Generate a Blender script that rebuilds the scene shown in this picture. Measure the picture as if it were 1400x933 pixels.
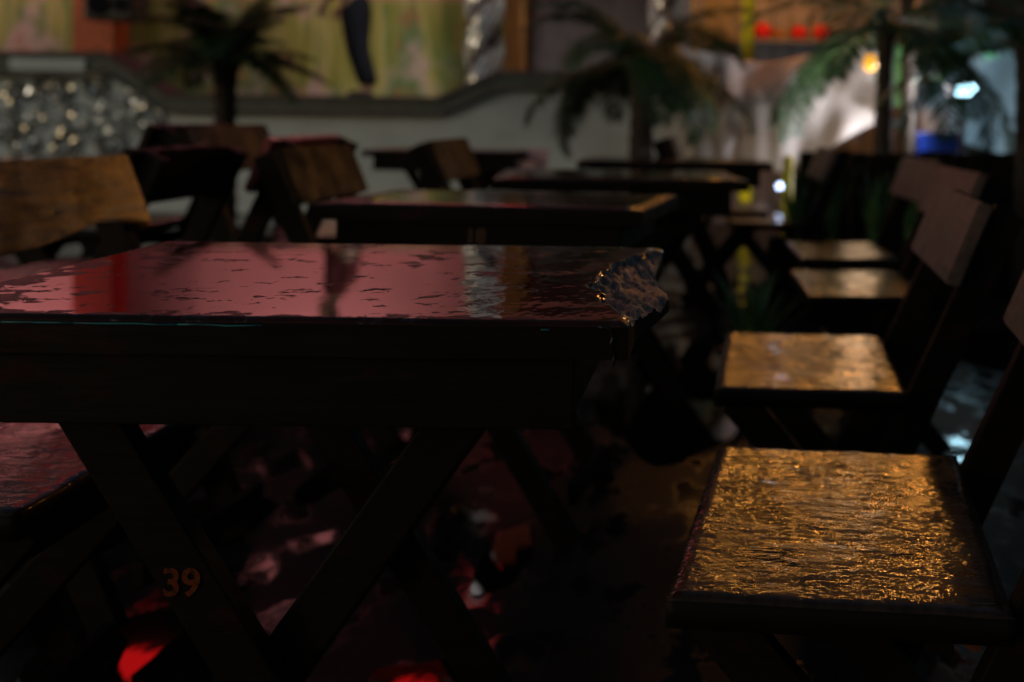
import bpy, bmesh, math, random
from mathutils import Vector, Matrix, Euler, noise
R = math.radians
SC = bpy.context.scene
for o in list(bpy.data.objects):
    bpy.data.objects.remove(o)
COL = SC.collection
random.seed(7)

# ------------------------------------------------------------------ camera
ROLL = R(0.85)
cam = bpy.data.cameras.new('camera'); camo = bpy.data.objects.new('camera', cam); COL.objects.link(camo)
camo.location = (0, 0, .95)
camo.rotation_euler = (Matrix.Rotation(-ROLL, 4, 'Y') @ Matrix.Rotation(R(90), 4, 'X')).to_euler()
FPX, CX, CY, HC = 1500.0, 1010.0, 160.0, .95
cam.sensor_fit = 'HORIZONTAL'; cam.sensor_width = 36; cam.lens = 36 * FPX / 1400
cam.shift_x = (700 - CX) / 1400; cam.shift_y = -(466.5 - CY) / 1400
cam.clip_start = .02; cam.clip_end = 4000
cam.dof.use_dof = True; cam.dof.focus_distance = 1.2; cam.dof.aperture_fstop = 2.8
cam.dof.aperture_blades = 9
SC.camera = camo
SC.view_settings.view_transform = 'Standard'; SC.view_settings.look = 'None'
SC.view_settings.exposure = 0; SC.view_settings.gamma = 1
SC.cycles.use_denoising = True
SC.cycles.max_bounces = 6; SC.cycles.diffuse_bounces = 3; SC.cycles.glossy_bounces = 4
SC.cycles.transparent_max_bounces = 6
SC.cycles.sample_clamp_indirect = 4.0
SC.cycles.caustics_reflective = False; SC.cycles.caustics_refractive = False

# ------------------------------------------------------------------ dusk light
SUN_EL, SUN_AZ = 10.0, 238.0          # azimuth clockwise from +Y: low at the viewer's left, a little behind
wd = bpy.data.worlds.new('World'); SC.world = wd; wd.use_nodes = True
nt = wd.node_tree; bg = nt.nodes['Background']
sky = nt.nodes.new('ShaderNodeTexSky'); sky.sky_type = 'NISHITA'; sky.sun_disc = False
sky.sun_elevation = R(SUN_EL); sky.sun_rotation = R(SUN_AZ)
sky.air_density = 1.0; sky.dust_density = 2.0; sky.ozone_density = 1.5
nt.links.new(sky.outputs[0], bg.inputs[0]); bg.inputs[1].default_value = .039
sun = bpy.data.lights.new('sun', 'SUN'); suno = bpy.data.objects.new('sun', sun); COL.objects.link(suno)
S = Vector((math.sin(R(SUN_AZ)) * math.cos(R(SUN_EL)), math.cos(R(SUN_AZ)) * math.cos(R(SUN_EL)), math.sin(R(SUN_EL))))
suno.rotation_euler = S.to_track_quat('Z', 'Y').to_euler(); suno.location = (0, -6, 9)
sun.energy = .12; sun.angle = R(2.0); sun.color = (1, .95, .88)

def survey(x, y, Y):
    """world point seen in the photograph's pixel (x, y) at depth Y from the lens"""
    c, s = math.cos(ROLL), math.sin(ROLL)
    a, b = (x - CX) / FPX, (CY - y) / FPX
    return Vector(((c * a - s * b) * Y, Y, HC + (s * a + c * b) * Y))

# ------------------------------------------------------------------ materials
def mat(name):
    m = bpy.data.materials.new(name); m.use_nodes = True
    return m, m.node_tree.nodes, m.node_tree.links, m.node_tree.nodes['Principled BSDF']
def noise_node(N, L, scale, detail=4, rough=.55, stretch=(1, 1, 1), coord='Object', w=None):
    tc = N.new('ShaderNodeTexCoord'); mp = N.new('ShaderNodeMapping'); mp.inputs['Scale'].default_value = stretch
    if w: mp.inputs['Location'].default_value = (w, w * .7, w * 1.3)
    L.new(tc.outputs[coord], mp.inputs[0])
    n = N.new('ShaderNodeTexNoise'); n.inputs['Scale'].default_value = scale
    n.inputs['Detail'].default_value = detail; n.inputs['Roughness'].default_value = rough
    L.new(mp.outputs[0], n.inputs['Vector'])
    return n
def ramp(N, L, src, stops, interp='LINEAR'):
    r = N.new('ShaderNodeValToRGB'); r.color_ramp.interpolation = interp
    e = r.color_ramp.elements
    while len(e) < len(stops): e.new(.5)
    for el, (p, c) in zip(e, stops):
        el.position = p; el.color = (c, c, c, 1) if isinstance(c, (int, float)) else (*c, 1)
    L.new(src, r.inputs[0]); return r
def bump(N, L, src, strength, dist, target, prev=None):
    b = N.new('ShaderNodeBump'); b.inputs['Strength'].default_value = strength; b.inputs['Distance'].default_value = dist
    L.new(src, b.inputs['Height'])
    if prev: L.new(prev.outputs[0], b.inputs['Normal'])
    if target: L.new(b.outputs[0], target)
    return b
def plain(name, col, rough=.6, metal=0, var=.25, scale=12, bmp=.15, emit=None, es=0, ior=1.5):
    m, N, L, P = mat(name)
    n = noise_node(N, L, scale)
    lo = tuple(c * (1 - var) for c in col); hi = tuple(min(1, c * (1 + var)) for c in col)
    L.new(ramp(N, L, n.outputs[0], [(.3, lo), (.7, hi)]).outputs[0], P.inputs['Base Color'])
    P.inputs['Roughness'].default_value = rough; P.inputs['Metallic'].default_value = metal; P.inputs['IOR'].default_value = ior
    if bmp: bump(N, L, noise_node(N, L, scale * 4).outputs[0], bmp, .01, P.inputs['Normal'])
    if emit: P.inputs['Emission Color'].default_value = (*emit, 1); P.inputs['Emission Strength'].default_value = es
    return m
def wood(name, dark, light, rough=(.25, .5), grain=(1, 14, 14), bmp=.25, wear=None, spec=.5):
    m, N, L, P = mat(name)
    n = noise_node(N, L, 6, 6, .6, grain)
    c = ramp(N, L, n.outputs[0], [(.3, dark), (.72, light)])
    out = c.outputs[0]
    if wear:
        wn = noise_node(N, L, 9, 5, .7, (1, 2, 2), w=3.1); wr = ramp(N, L, wn.outputs[0], [(.58, 0), (.68, 1)])
        mx = N.new('ShaderNodeMix'); mx.data_type = 'RGBA'; L.new(wr.outputs[0], mx.inputs[0])
        L.new(out, mx.inputs[6]); mx.inputs[7].default_value = (*wear, 1); out = mx.outputs[2]
    L.new(out, P.inputs['Base Color'])
    rr = ramp(N, L, noise_node(N, L, 11, 4, w=1.7).outputs[0], [(.35, rough[0]), (.7, rough[1])])
    L.new(rr.outputs[0], P.inputs['Roughness'])
    bump(N, L, n.outputs[0], bmp, .004, P.inputs['Normal'])
    P.inputs['Specular IOR Level'].default_value = spec
    return m

M = {}
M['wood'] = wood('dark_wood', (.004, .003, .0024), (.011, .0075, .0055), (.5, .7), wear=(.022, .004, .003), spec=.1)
M['board'] = wood('backrest_wood', (.045, .029, .022), (.125, .08, .062), (.3, .55), (4, 1, 14))
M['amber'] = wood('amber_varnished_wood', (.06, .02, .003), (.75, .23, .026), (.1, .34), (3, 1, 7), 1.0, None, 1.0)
M['brown'] = wood('brown_backrest', (.012, .007, .004), (.038, .022, .012), (.4, .75), (4, 1, 14), .5, None, .1)
M['rose'] = wood('dull_rose_backrest', (.05, .028, .026), (.1, .058, .052), (.4, .7), (4, 1, 14), .4, None, .12)
M['redlit'] = wood('red_lit_wood', (.16, .02, .02), (.3, .05, .045), (.2, .45))  # red stage light on the chair's top edge, put into the base colour
M['chip'] = wood('splintered_wood', (.05, .045, .042), (.22, .19, .17), (.3, .6), (60, 4, 10), .7, None, .22)

def wet_top(smooth=.035):
    """tabletop under a film of rain water: mirror pools broken by small dry dents"""
    m, N, L, P = mat('rain_wet_tabletop')
    g = noise_node(N, L, 7, 6, .6, (1, 12, 4))
    L.new(ramp(N, L, g.outputs[0], [(.3, (.012, .005, .004)), (.75, (.04, .014, .01))]).outputs[0], P.inputs['Base Color'])
    # pools: a coarse mask from the edge distance and noise
    n1 = noise_node(N, L, 34, 6, .66, (.8, 1, 1)); n2 = noise_node(N, L, 4.5, 2, .5, w=5.3)
    at = N.new('ShaderNodeAttribute'); at.attribute_name = 'dry'
    a = N.new('ShaderNodeMath'); a.operation = 'MULTIPLY_ADD'; a.inputs[1].default_value = .28
    L.new(n2.outputs[0], a.inputs[0]); L.new(n1.outputs[0], a.inputs[2])
    b = N.new('ShaderNodeMath'); b.operation = 'MULTIPLY_ADD'; b.inputs[1].default_value = .24
    L.new(at.outputs['Fac'], b.inputs[0]); L.new(a.outputs[0], b.inputs[2])
    dry = ramp(N, L, b.outputs[0], [(.732, 0), (.76, 1)])
    L.new(ramp(N, L, dry.outputs[0], [(0, smooth), (1, .42)]).outputs[0], P.inputs['Roughness'])
    L.new(ramp(N, L, dry.outputs[0], [(0, .62), (1, .22)]).outputs[0], P.inputs['Specular IOR Level'])
    P.inputs['IOR'].default_value = 1.36
    rp = noise_node(N, L, 38, 2, .5, (1, .5, 1), w=2.2)
    hs = N.new('ShaderNodeMath'); hs.operation = 'MULTIPLY_ADD'; hs.inputs[1].default_value = 1.0
    at2 = N.new('ShaderNodeAttribute'); at2.attribute_name = 'ripple'
    L.new(at2.outputs['Fac'], hs.inputs[0]); hs.inputs[2].default_value = .03
    ml = N.new('ShaderNodeMath'); ml.operation = 'MULTIPLY'; L.new(rp.outputs[0], ml.inputs[0]); L.new(hs.outputs[0], ml.inputs[1])
    b1 = bump(N, L, ml.outputs[0], .35, .006, None)
    bump(N, L, dry.outputs[0], .35, -.003, P.inputs['Normal'], b1)
    return m
M['wet'] = wet_top(); M['damp'] = wet_top(.08)

def wet_seat():
    m, N, L, P = mat('rain_beaded_seat')
    g = noise_node(N, L, 7, 6, .6, (10, 1, 4))
    L.new(ramp(N, L, g.outputs[0], [(.3, (.014, .008, .005)), (.75, (.05, .03, .016))]).outputs[0], P.inputs['Base Color'])
    a = noise_node(N, L, 48, 4, .58, (.55, 1, 1)); c = noise_node(N, L, 9, 3, .6, w=3.3)
    flat = ramp(N, L, c.outputs[0], [(.28, .0), (.36, .55), (.5, .6), (.66, 1)])
    ml = N.new('ShaderNodeMath'); ml.operation = 'MULTIPLY'; L.new(a.outputs[0], ml.inputs[0]); L.new(flat.outputs[0], ml.inputs[1])
    b1 = bump(N, L, ml.outputs[0], 1.0, .0044, P.inputs['Coat Normal'])
    bump(N, L, ml.outputs[0], .35, .0036, P.inputs['Normal'])
    P.inputs['Coat Weight'].default_value = 1.0; P.inputs['Coat Roughness'].default_value = .04; P.inputs['Coat IOR'].default_value = 1.34
    L.new(ramp(N, L, noise_node(N, L, 13, 5, .65, w=8.2).outputs[0], [(.36, .16), (.62, .5)]).outputs[0], P.inputs['Roughness'])
    P.inputs['IOR'].default_value = 1.42; P.inputs['Specular IOR Level'].default_value = .09
    return m
M['seat'] = wet_seat()

def floor_mat():
    m, N, L, P = mat('wet_paving')
    br = N.new('ShaderNodeTexBrick'); tc = N.new('ShaderNodeTexCoord'); L.new(tc.outputs['Object'], br.inputs['Vector'])
    br.inputs['Scale'].default_value = 1; br.inputs['Brick Width'].default_value = .33; br.inputs['Row Height'].default_value = .33
    br.offset = 0; br.inputs['Mortar Size'].default_value = .006
    br.inputs['Color1'].default_value = (.022, .015, .013, 1); br.inputs['Color2'].default_value = (.016, .012, .011, 1); br.inputs['Mortar'].default_value = (.02, .018, .016, 1)
    L.new(br.outputs['Color'], P.inputs['Base Color'])
    n = noise_node(N, L, 7, 5, .6, (1, .6, 1)); pd = ramp(N, L, n.outputs[0], [(.42, .1), (.5, .55)])
    L.new(pd.outputs[0], P.inputs['Roughness'])
    b = noise_node(N, L, 9, 3, .5, (1, .6, 1), w=4.4)
    b1 = bump(N, L, b.outputs[0], .05, .02, None)
    bump(N, L, br.outputs['Fac'], .3, -.006, P.inputs['Normal'], b1)
    P.inputs['Specular IOR Level'].default_value = .17
    return m
M['floor'] = floor_mat()

def mural_mat():
    m, N, L, P = mat('painted_mural')
    n = noise_node(N, L, 1.0, 3, .6, (3.6, 1, .35)); n2 = noise_node(N, L, 1.0, 4, .6, (2.3, 1, 1.6), w=6.1)
    c1 = ramp(N, L, n.outputs[0], [(.28, (.08, .17, .03)), (.42, (.3, .29, .05)), (.5, (.46, .4, .13)), (.58, (.14, .22, .04)), (.7, (.42, .34, .06))])
    c2 = ramp(N, L, n2.outputs[0], [(.3, (.42, .1, .05)), (.5, (.1, .2, .07)), (.62, (.62, .4, .38)), (.75, (.5, .14, .1))])
    mx = N.new('ShaderNodeMix'); mx.data_type = 'RGBA'
    n3 = noise_node(N, L, 1.0, 3, .5, (1.7, 1, 1.1), w=9.4)
    # lower band of the mural holds more figures
    tc = N.new('ShaderNodeTexCoord'); sx = N.new('ShaderNodeSeparateXYZ'); L.new(tc.outputs['Object'], sx.inputs[0])
    mr = N.new('ShaderNodeMapRange'); mr.inputs[1].default_value = .75; mr.inputs[2].default_value = 0; mr.inputs[3].default_value = -.02; mr.inputs[4].default_value = .13
    L.new(sx.outputs[2], mr.inputs[0])
    ad = N.new('ShaderNodeMath'); L.new(n3.outputs[0], ad.inputs[0]); L.new(mr.outputs[0], ad.inputs[1])
    L.new(ramp(N, L, ad.outputs[0], [(.52, 0), (.6, .85)]).outputs[0], mx.inputs[0])
    L.new(c1.outputs[0], mx.inputs[6]); L.new(c2.outputs[0], mx.inputs[7]); 
    pr = N.new('ShaderNodeMapRange'); pr.inputs[1].default_value = 1.02; pr.inputs[2].default_value = 1.2; L.new(sx.outputs[2], pr.inputs[0])
    m3 = N.new('ShaderNodeMix'); m3.data_type = 'RGBA'; L.new(pr.outputs[0], m3.inputs[0]); L.new(mx.outputs[2], m3.inputs[6]); m3.inputs[7].default_value = (.8, .29, .3, 1)
    L.new(m3.outputs[2], P.inputs['Base Color'])
    P.inputs['Roughness'].default_value = .7
    return m
M['mural'] = mural_mat()
M['white'] = plain('white_limewash', (.7, .79, .79), .75, var=.1, scale=3)
M['grey_mosaic'] = plain('grey_pebble_mosaic', (.1, .12, .095), .45, var=.6, scale=45, bmp=.6)
M['pink'] = plain('pink_wall', (.8, .29, .3), .7, var=.06, scale=2)
M['orange'] = plain('orange_paint', (.55, .12, .035), .6)
M['ochre'] = plain('ochre_paint', (.36, .16, .04), .6)
M['taupe'] = plain('taupe_render', (.12, .095, .09), .8)
M['palegrey'] = plain('pale_grey_render', (.34, .29, .29), .8)
M['greygreen'] = plain('grey_green_render', (.16, .18, .15), .8)
M['red'] = plain('red_cloth', (.75, .015, .015), .7)
M['yellow'] = plain('yellow_paint', (.85, .66, .005), .45)
M['black'] = plain('black_plastic', (.012, .012, .014), .45)
M['blackcloth'] = plain('black_cloth', (.012, .012, .016), .85)
M['blackcloth'].node_tree.nodes['Principled BSDF'].inputs['Specular IOR Level'].default_value = .1
M['maroon'] = plain('maroon_cloth', (.12, .012, .014), .85)
M['skin'] = plain('skin', (.42, .24, .16), .5, var=.08)
M['hair'] = plain('black_hair', (.012, .009, .007), .45)
M['cloth'] = plain('beige_tarp', (.76, .69, .66), .75, var=.07, scale=4)
M['canvas'] = plain('white_canvas', (.72, .73, .72), .75, var=.06, scale=3)
M['awning'] = plain('amber_canvas', (.75, .45, .15), .75, var=.1, scale=3)
M['stallwood'] = wood('stall_board', (.19, .19, .18), (.36, .35, .33), (.4, .6))
def translucent(m, f):
    N, L = m.node_tree.nodes, m.node_tree.links; P = N['Principled BSDF']; out = N['Material Output']
    t = N.new('ShaderNodeBsdfTranslucent'); mx = N.new('ShaderNodeMixShader'); mx.inputs[0].default_value = f
    for l in P.inputs['Base Color'].links: L.new(l.from_socket, t.inputs[0])
    L.new(P.outputs[0], mx.inputs[1]); L.new(t.outputs[0], mx.inputs[2]); L.new(mx.outputs[0], out.inputs[0])
translucent(M['cloth'], .2); translucent(M['awning'], .4); translucent(M['canvas'], .12)
M['blue'] = plain('blue_plastic', (.01, .05, .42), .35)
M['glass'] = plain('clear_jar', (.55, .62, .68), .05, var=.05, bmp=0)
M['metal'] = plain('brushed_metal', (.5, .5, .52), .3, 1)
M['mirror'] = plain('mirror_shard', (.86, .9, .9), .24, 1, var=.04, bmp=0)
M['silver'] = plain('silver_glass_tile', (.9, .92, .92), .3, .85, var=.1, scale=30, bmp=0)
M['trunk'] = plain('palm_trunk', (.035, .025, .018), .85, var=.5, scale=20, bmp=.8)
M['leaf'] = plain('palm_leaf', (.02, .06, .012), .5, var=.4, scale=6, bmp=.1)
M['leaf2'] = plain('blade_leaf', (.08, .17, .05), .4, var=.5, scale=9, bmp=.1)
M['turq'] = plain('turquoise_glint', (.015, .2, .22), .3, var=.6, scale=60)
m_, N_, L_, P_ = mat('orange_stencil_paint')
L_.new(ramp(N_, L_, noise_node(N_, L_, 130, 5, .7).outputs[0], [(.5, (.15, .03, .003)), (.64, (.012, .006, .004))]).outputs[0], P_.inputs['Base Color'])
P_.inputs['Roughness'].default_value = .65; P_.inputs['Specular IOR Level'].default_value = .15; M['stencil'] = m_
M['bulb'] = plain('warm_bulb_glass', (1, .6, .2), .3, bmp=0, emit=(1, .38, .05), es=90)
M['amberbulb'] = plain('amber_bulb_glass', (1, .6, .2), .3, bmp=0, emit=(1, .42, .02), es=.9)
M['cold'] = plain('cold_led_lens', (.8, .95, 1), .2, bmp=0, emit=(.45, .82, 1), es=30)
M['coldbulb'] = plain('cold_bulb_glass', (.8, .9, 1), .2, bmp=0, emit=(.5, .65, 1), es=9)
M['redled'] = plain('red_led_lens', (.9, .02, .02), .3, bmp=0, emit=(1, .008, .01), es=3.2)
M['asphalt'] = plain('dark_building', (.03, .03, .03), .9)

# ------------------------------------------------------------------ object helpers
def link(name, me, m, parent=None, loc=None, rot=None):
    o = bpy.data.objects.new(name, me); COL.objects.link(o)
    if m and not me.materials: me.materials.append(m)
    if parent: o.parent = parent
    if loc is not None: o.location = loc
    if rot is not None: o.rotation_euler = rot
    return o
def thing(name, label, cat, loc=(0, 0, 0), rz=0, group=None):
    o = bpy.data.objects.new(name, None); COL.objects.link(o)
    o.location = loc; o.rotation_euler = (0, 0, rz); o.empty_display_size = .1
    o['label'] = label; o['category'] = cat
    if group: o['group'] = group
    return o
def tag(o, label, cat, group=None):
    o['label'] = label; o['category'] = cat
    if group: o['group'] = group
    return o
class MB:
    def __init__(s): s.bm = bmesh.new()
    def box(s, c, d, rot=None, bev=0, jit=0):
        r = bmesh.ops.create_cube(s.bm, size=1); vs = r['verts']
        for v in vs:
            v.co = Vector((v.co.x * d[0], v.co.y * d[1], v.co.z * d[2]))
            if jit: v.co += Vector([random.uniform(-jit, jit) for _ in range(3)])
        if bev:
            es = list({e for v in vs for e in v.link_edges})
            g = bmesh.ops.bevel(s.bm, geom=es, offset=bev, segments=2, affect='EDGES', profile=.6)
            vs = list({v for f in g['faces'] for v in f.verts} | {v for v in vs if v.is_valid})
        mt = Matrix.Translation(c) @ (rot.to_4x4() if rot else Matrix())
        bmesh.ops.transform(s.bm, matrix=mt, verts=vs); return s
    def bar(s, a, b, w, t, side=(0, 1, 0), bev=.003):
        """plank from a to b; t is its thickness along side, w its width across"""
        a, b = Vector(a), Vector(b); z = (b - a).normalized(); y = Vector(side).normalized(); x = y.cross(z).normalized(); y = z.cross(x)
        rot = Matrix((x, y, z)).transposed()
        return s.box((a + b) / 2, (w, t, (b - a).length), rot, bev)
    def tube(s, pts, rad, n=10, cap=True):
        rings = []
        for i, p in enumerate(pts):
            p = Vector(p); q = Vector(pts[min(i + 1, len(pts) - 1)]) - Vector(pts[max(i - 1, 0)])
            z = q.normalized(); x = z.orthogonal().normalized() if abs(z.z) < .95 else Vector((1, 0, 0)); y = z.cross(x).normalized(); x = y.cross(z)
            r = rad[i] if isinstance(rad, (list, tuple)) else rad
            rings.append([s.bm.verts.new(p + (x * math.cos(k * math.tau / n) + y * math.sin(k * math.tau / n)) * r) for k in range(n)])
        for A, B in zip(rings, rings[1:]):
            for k in range(n):
                f = s.bm.faces.new((A[k], A[(k + 1) % n], B[(k + 1) % n], B[k])); f.smooth = True
        if cap: s.bm.faces.new(rings[0][::-1]); s.bm.faces.new(rings[-1])
        return s
    def ball(s, c, r, sx=1, sy=1, sz=1, seg=14):
        g = bmesh.ops.create_uvsphere(s.bm, u_segments=seg, v_segments=max(6, seg // 2), radius=r)
        for v in g['verts']: v.co = Vector(c) + Vector((v.co.x * sx, v.co.y * sy, v.co.z * sz))
        for v in g['verts']:
            for f in v.link_faces: f.smooth = True
        return s
    def poly(s, pts, vec):
        """outline pts extruded by vec"""
        v = Vector(vec); A = [s.bm.verts.new(p) for p in pts]; B = [s.bm.verts.new(Vector(p) + v) for p in pts]
        s.bm.faces.new(A); s.bm.faces.new(B[::-1]); n = len(A)
        for i in range(n): s.bm.faces.new((A[i], B[i], B[(i + 1) % n], A[(i + 1) % n]))
        bmesh.ops.recalc_face_normals(s.bm, faces=s.bm.faces); return s
    def mesh(s, name):
        bmesh.ops.recalc_face_normals(s.bm, faces=s.bm.faces)
        me = bpy.data.meshes.new(name); s.bm.to_mesh(me); s.bm.free(); return me
    def build(s, name, m, parent=None, **k): return link(name, s.mesh(name), m, parent, **k)
def grid_mesh(name, nx, ny, fn, thick=0, close=True):
    me = bpy.data.meshes.new(name); vs = [fn(i / nx, j / ny) for j in range(ny + 1) for i in range(nx + 1)]
    fs = [(j * (nx + 1) + i, j * (nx + 1) + i + 1, (j + 1) * (nx + 1) + i + 1, (j + 1) * (nx + 1) + i) for j in range(ny) for i in range(nx)]
    me.from_pydata(vs, [], fs); me.polygons.foreach_set('use_smooth', [True] * len(fs)); me.update()
    return me

def copy_tree(o, parent=None):
    c = o.copy(); COL.objects.link(c)
    if parent: c.parent = parent
    for ch in o.children: copy_tree(ch, c)
    return c

# ------------------------------------------------------------------ ground
g = bpy.data.meshes.new('floor')
g.from_pydata([(-1500, -1500, 0), (1500, -1500, 0), (1500, 1500, 0), (-1500, 1500, 0)], [], [(0, 1, 2, 3)])
fl = link('paved_ground', g, M['floor']); fl['kind'] = 'structure'

def floor_at(x, y):
    c, s_ = math.cos(ROLL), math.sin(ROLL); a, b = (x - CX) / FPX, (CY - y) / FPX
    t = -HC / (s_ * a + c * b); return Vector(((c * a - s_ * b) * t, t, 0))
m_, N_, L_, P_ = mat('rain_water'); P_.inputs['Base Color'].default_value = (.008, .006, .005, 1); P_.inputs['Roughness'].default_value = .03; P_.inputs['IOR'].default_value = 1.38
bump(N_, L_, noise_node(N_, L_, 22, 2, .5, (1, .5, 1)).outputs[0], .018, .01, P_.inputs['Normal']); M['water'] = m_
for i, (x, y, rx, ry) in enumerate(((185, 908, .17, .2), (688, 765, .05, .17), (575, 938, .09, .08), (445, 660, .05, .16), (285, 715, .12, .2), (940, 530, .26, .8), (560, 610, .06, .2), (160, 600, .2, .3), (1380, 480, .3, .4), (400, 315, 1.2, 1.4), (240, 330, .8, .9))):
    c0 = floor_at(x, y); pts = []
    for k in range(36):
        a = k * math.tau / 36; r = 1 + .28 * noise.noise((math.cos(a) * 1.4 + i * 3, math.sin(a) * 1.4, i))
        pts.append((c0.x + rx * r * math.cos(a), c0.y + ry * r * math.sin(a), .004))
    me = bpy.data.meshes.new('puddle'); me.from_pydata(pts, [], [tuple(range(36))])
    link('puddle', me, M['water'])['kind'] = 'structure'

# ------------------------------------------------------------------ stage building behind the parapet
SX0, SX1, SYF, SYB = -9.5, -.9, 10.0, 11.6
stage = thing('stage_building', 'open stage with a painted mural and pink back wall under a roof', 'stage', (-5, 10.8, 0))
def sp(name, mb, m): return mb.build(name, m, stage, loc=(5, -10.8, 0))
sp('platform', MB().box(((SX0 + SX1) / 2, 11.0, .53), (SX1 - SX0, 1.5, 1.06)), M['taupe'])
mu = MB().box((0, 0, .6), (7.4, .05, 1.2)).build('mural', M['mural'], stage, loc=(-6 + 5, 11.5 - 10.8, 1.062))
sp('back_wall', MB().box((-6.0, 11.56, 3.205), (7.4, .08, 1.89)), M['pink'])
sp('side_panel', MB().box((-1.55, 11.5, 1.75), (1.36, .1, 1.38)), M['taupe'])
sp('side_panel', MB().box((-1.7, 11.53, 3.5), (1.66, .1, 1.3)), M['pink'])
sp('side_panel', MB().box((-1.55, 11.52, 2.645), (1.36, .1, .4)), plain('dull_maroon_wall', (.14, .06, .06), .8))
pl = survey(135, 40, 11.2)
sp('pillar', MB().box((pl.x, 11.25, 1.6), (.43, .3, 1.08), bev=.02), M['orange'])
sp('pillar', MB().box((pl.x, 11.25, 3.15), (.41, .28, 2.0), bev=.02), plain('red_paint', (.7, .03, .02), .6))
p2 = survey(706, 40, 11.2)
sp('pillar', MB().box((p2.x, 11.25, 1.955), (.22, .25, 1.79), bev=.02), M['ochre'])
p3 = survey(945, 20, 11.2); sp('pillar', MB().box((p3.x, 11.3, 2.6), (.34, .25, 3.08), bev=.02), M['palegrey'])
p4 = survey(990, 20, 11.2); sp('pillar', MB().box((p4.x, 11.35, 2.6), (.22, .2, 3.08), bev=.02), M['greygreen'])
sp('roof', MB().box(((SX0 + SX1) / 2, 10.85, 4.5), (SX1 - SX0 + .4, 2.0, .1)), M['taupe'])
sp('fascia', MB().box(((SX0 + SX1) / 2, 9.86, 4.36), (SX1 - SX0 + .4, .06, .38), bev=.01), M['canvas'])
v = MB()
nsc = 30
for k in range(nsc):
    x0 = SX0 + (SX1 - SX0) * k / nsc; w = (SX1 - SX0) / nsc
    pts = [(x0, 9.9, 4.16), (x0, 9.9, 3.95)] + [(x0 + w * (.5 - .5 * math.cos(t)), 9.9, 3.95 - .08 * math.sin(t)) for t in [R(30 * q) for q in range(1, 6)]] + [(x0 + w - .004, 9.9, 3.95), (x0 + w - .004, 9.9, 4.16)]
    v.poly(pts, (0, .012, 0))
sp('valance', v, M['red'])
# pink wash lamps under the stage roof
for i, (x, lab) in enumerate(((-2.3, 'black stage lamp hung before the roof edge between the two mosaic columns'), (-7.6, 'black stage lamp under the roof above the orange pillar'), (-4.4, 'black stage lamp under the roof over the performer'))):
    sl = thing('stage_lamp', lab, 'stage lamp', (x, 10.15 if i else 9.55, 4.2), 0, 'stage lamps under the roof')
    MB().tube([(0, 0, .02), (0, .17, -.09)], [.07, .08], 14).build('housing', M['black'], sl)
    MB().bar((0, 0, .0), (0, 0, .25), .03, .015).build('bracket', M['metal'], sl)
    MB().tube([(0, .171, -.0905), (0, .176, -.093)], .07, 14).build('lens', plain('pink_lens', (1, .5, .5), .2, emit=(1, .35, .4), es=6, bmp=0), sl)
    L_ = bpy.data.lights.new('stage_lamp_light', 'SPOT'); L_.energy = 125; L_.color = (1, .74, .72); L_.spot_size = R(125); L_.spot_blend = .8; L_.shadow_soft_size = .08
    lo = bpy.data.objects.new('stage_lamp_light', L_); COL.objects.link(lo); lo.parent = sl; lo.location = (0, .22, -.1)
    if i == 0: L_.energy = 330; L_.color = (1, .97, .94); L_.spot_size = R(100)
    lo.rotation_euler = Vector((0, -1.45, .75 if i else 2.4)).to_track_quat('Z', 'Y').to_euler()

for x_, z_, w_, lab in ((survey(180, 100, 9.8).x, 4.03, .95, 'wide red glowing stage panel under the roof at the left'), (survey(580, 100, 9.8).x, 4.24, .34, 'red glowing stage panel under the middle of the roof'), (survey(693, 100, 9.8).x, 3.25, .24, 'small low red glowing stage panel on a drop pole')):
    rp_ = thing('red_stage_panel', lab, 'stage light', (x_, 9.78, z_), 0, 'red light panels along the stage front')
    MB().box((0, .03, 0), (w_ + .05, .05, .31), bev=.01).build('housing', M['black'], rp_)
    MB().box((0, -.002, 0), (w_, .01, .26), bev=.003).build('lens', M['redled'], rp_)
    MB().bar((0, .03, .155), (0, .03, 4.5 - z_ - .08), .03, .02).build('drop_pole', M['black'], rp_)

# speaker fixed to the orange pillar
sk = survey(172, 8, 10.9)
spk = thing('loudspeaker', 'black loudspeaker box hung on the orange pillar', 'loudspeaker', (sk.x, 10.75, sk.z - .16))
MB().box((0, 0, .14), (.46, .34, .3), bev=.02).build('cabinet', M['black'], spk)
MB().tube([(-.08, -.171, .14), (-.08, -.185, .14)], .11, 20).build('woofer', M['blackcloth'], spk)
MB().tube([(.13, -.171, .14), (.13, -.183, .14)], .07, 16).build('tweeter', M['blackcloth'], spk)
MB().box((-.1, .25, .14), (.06, .2, .1)).build('bracket', M['metal'], spk)

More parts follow.
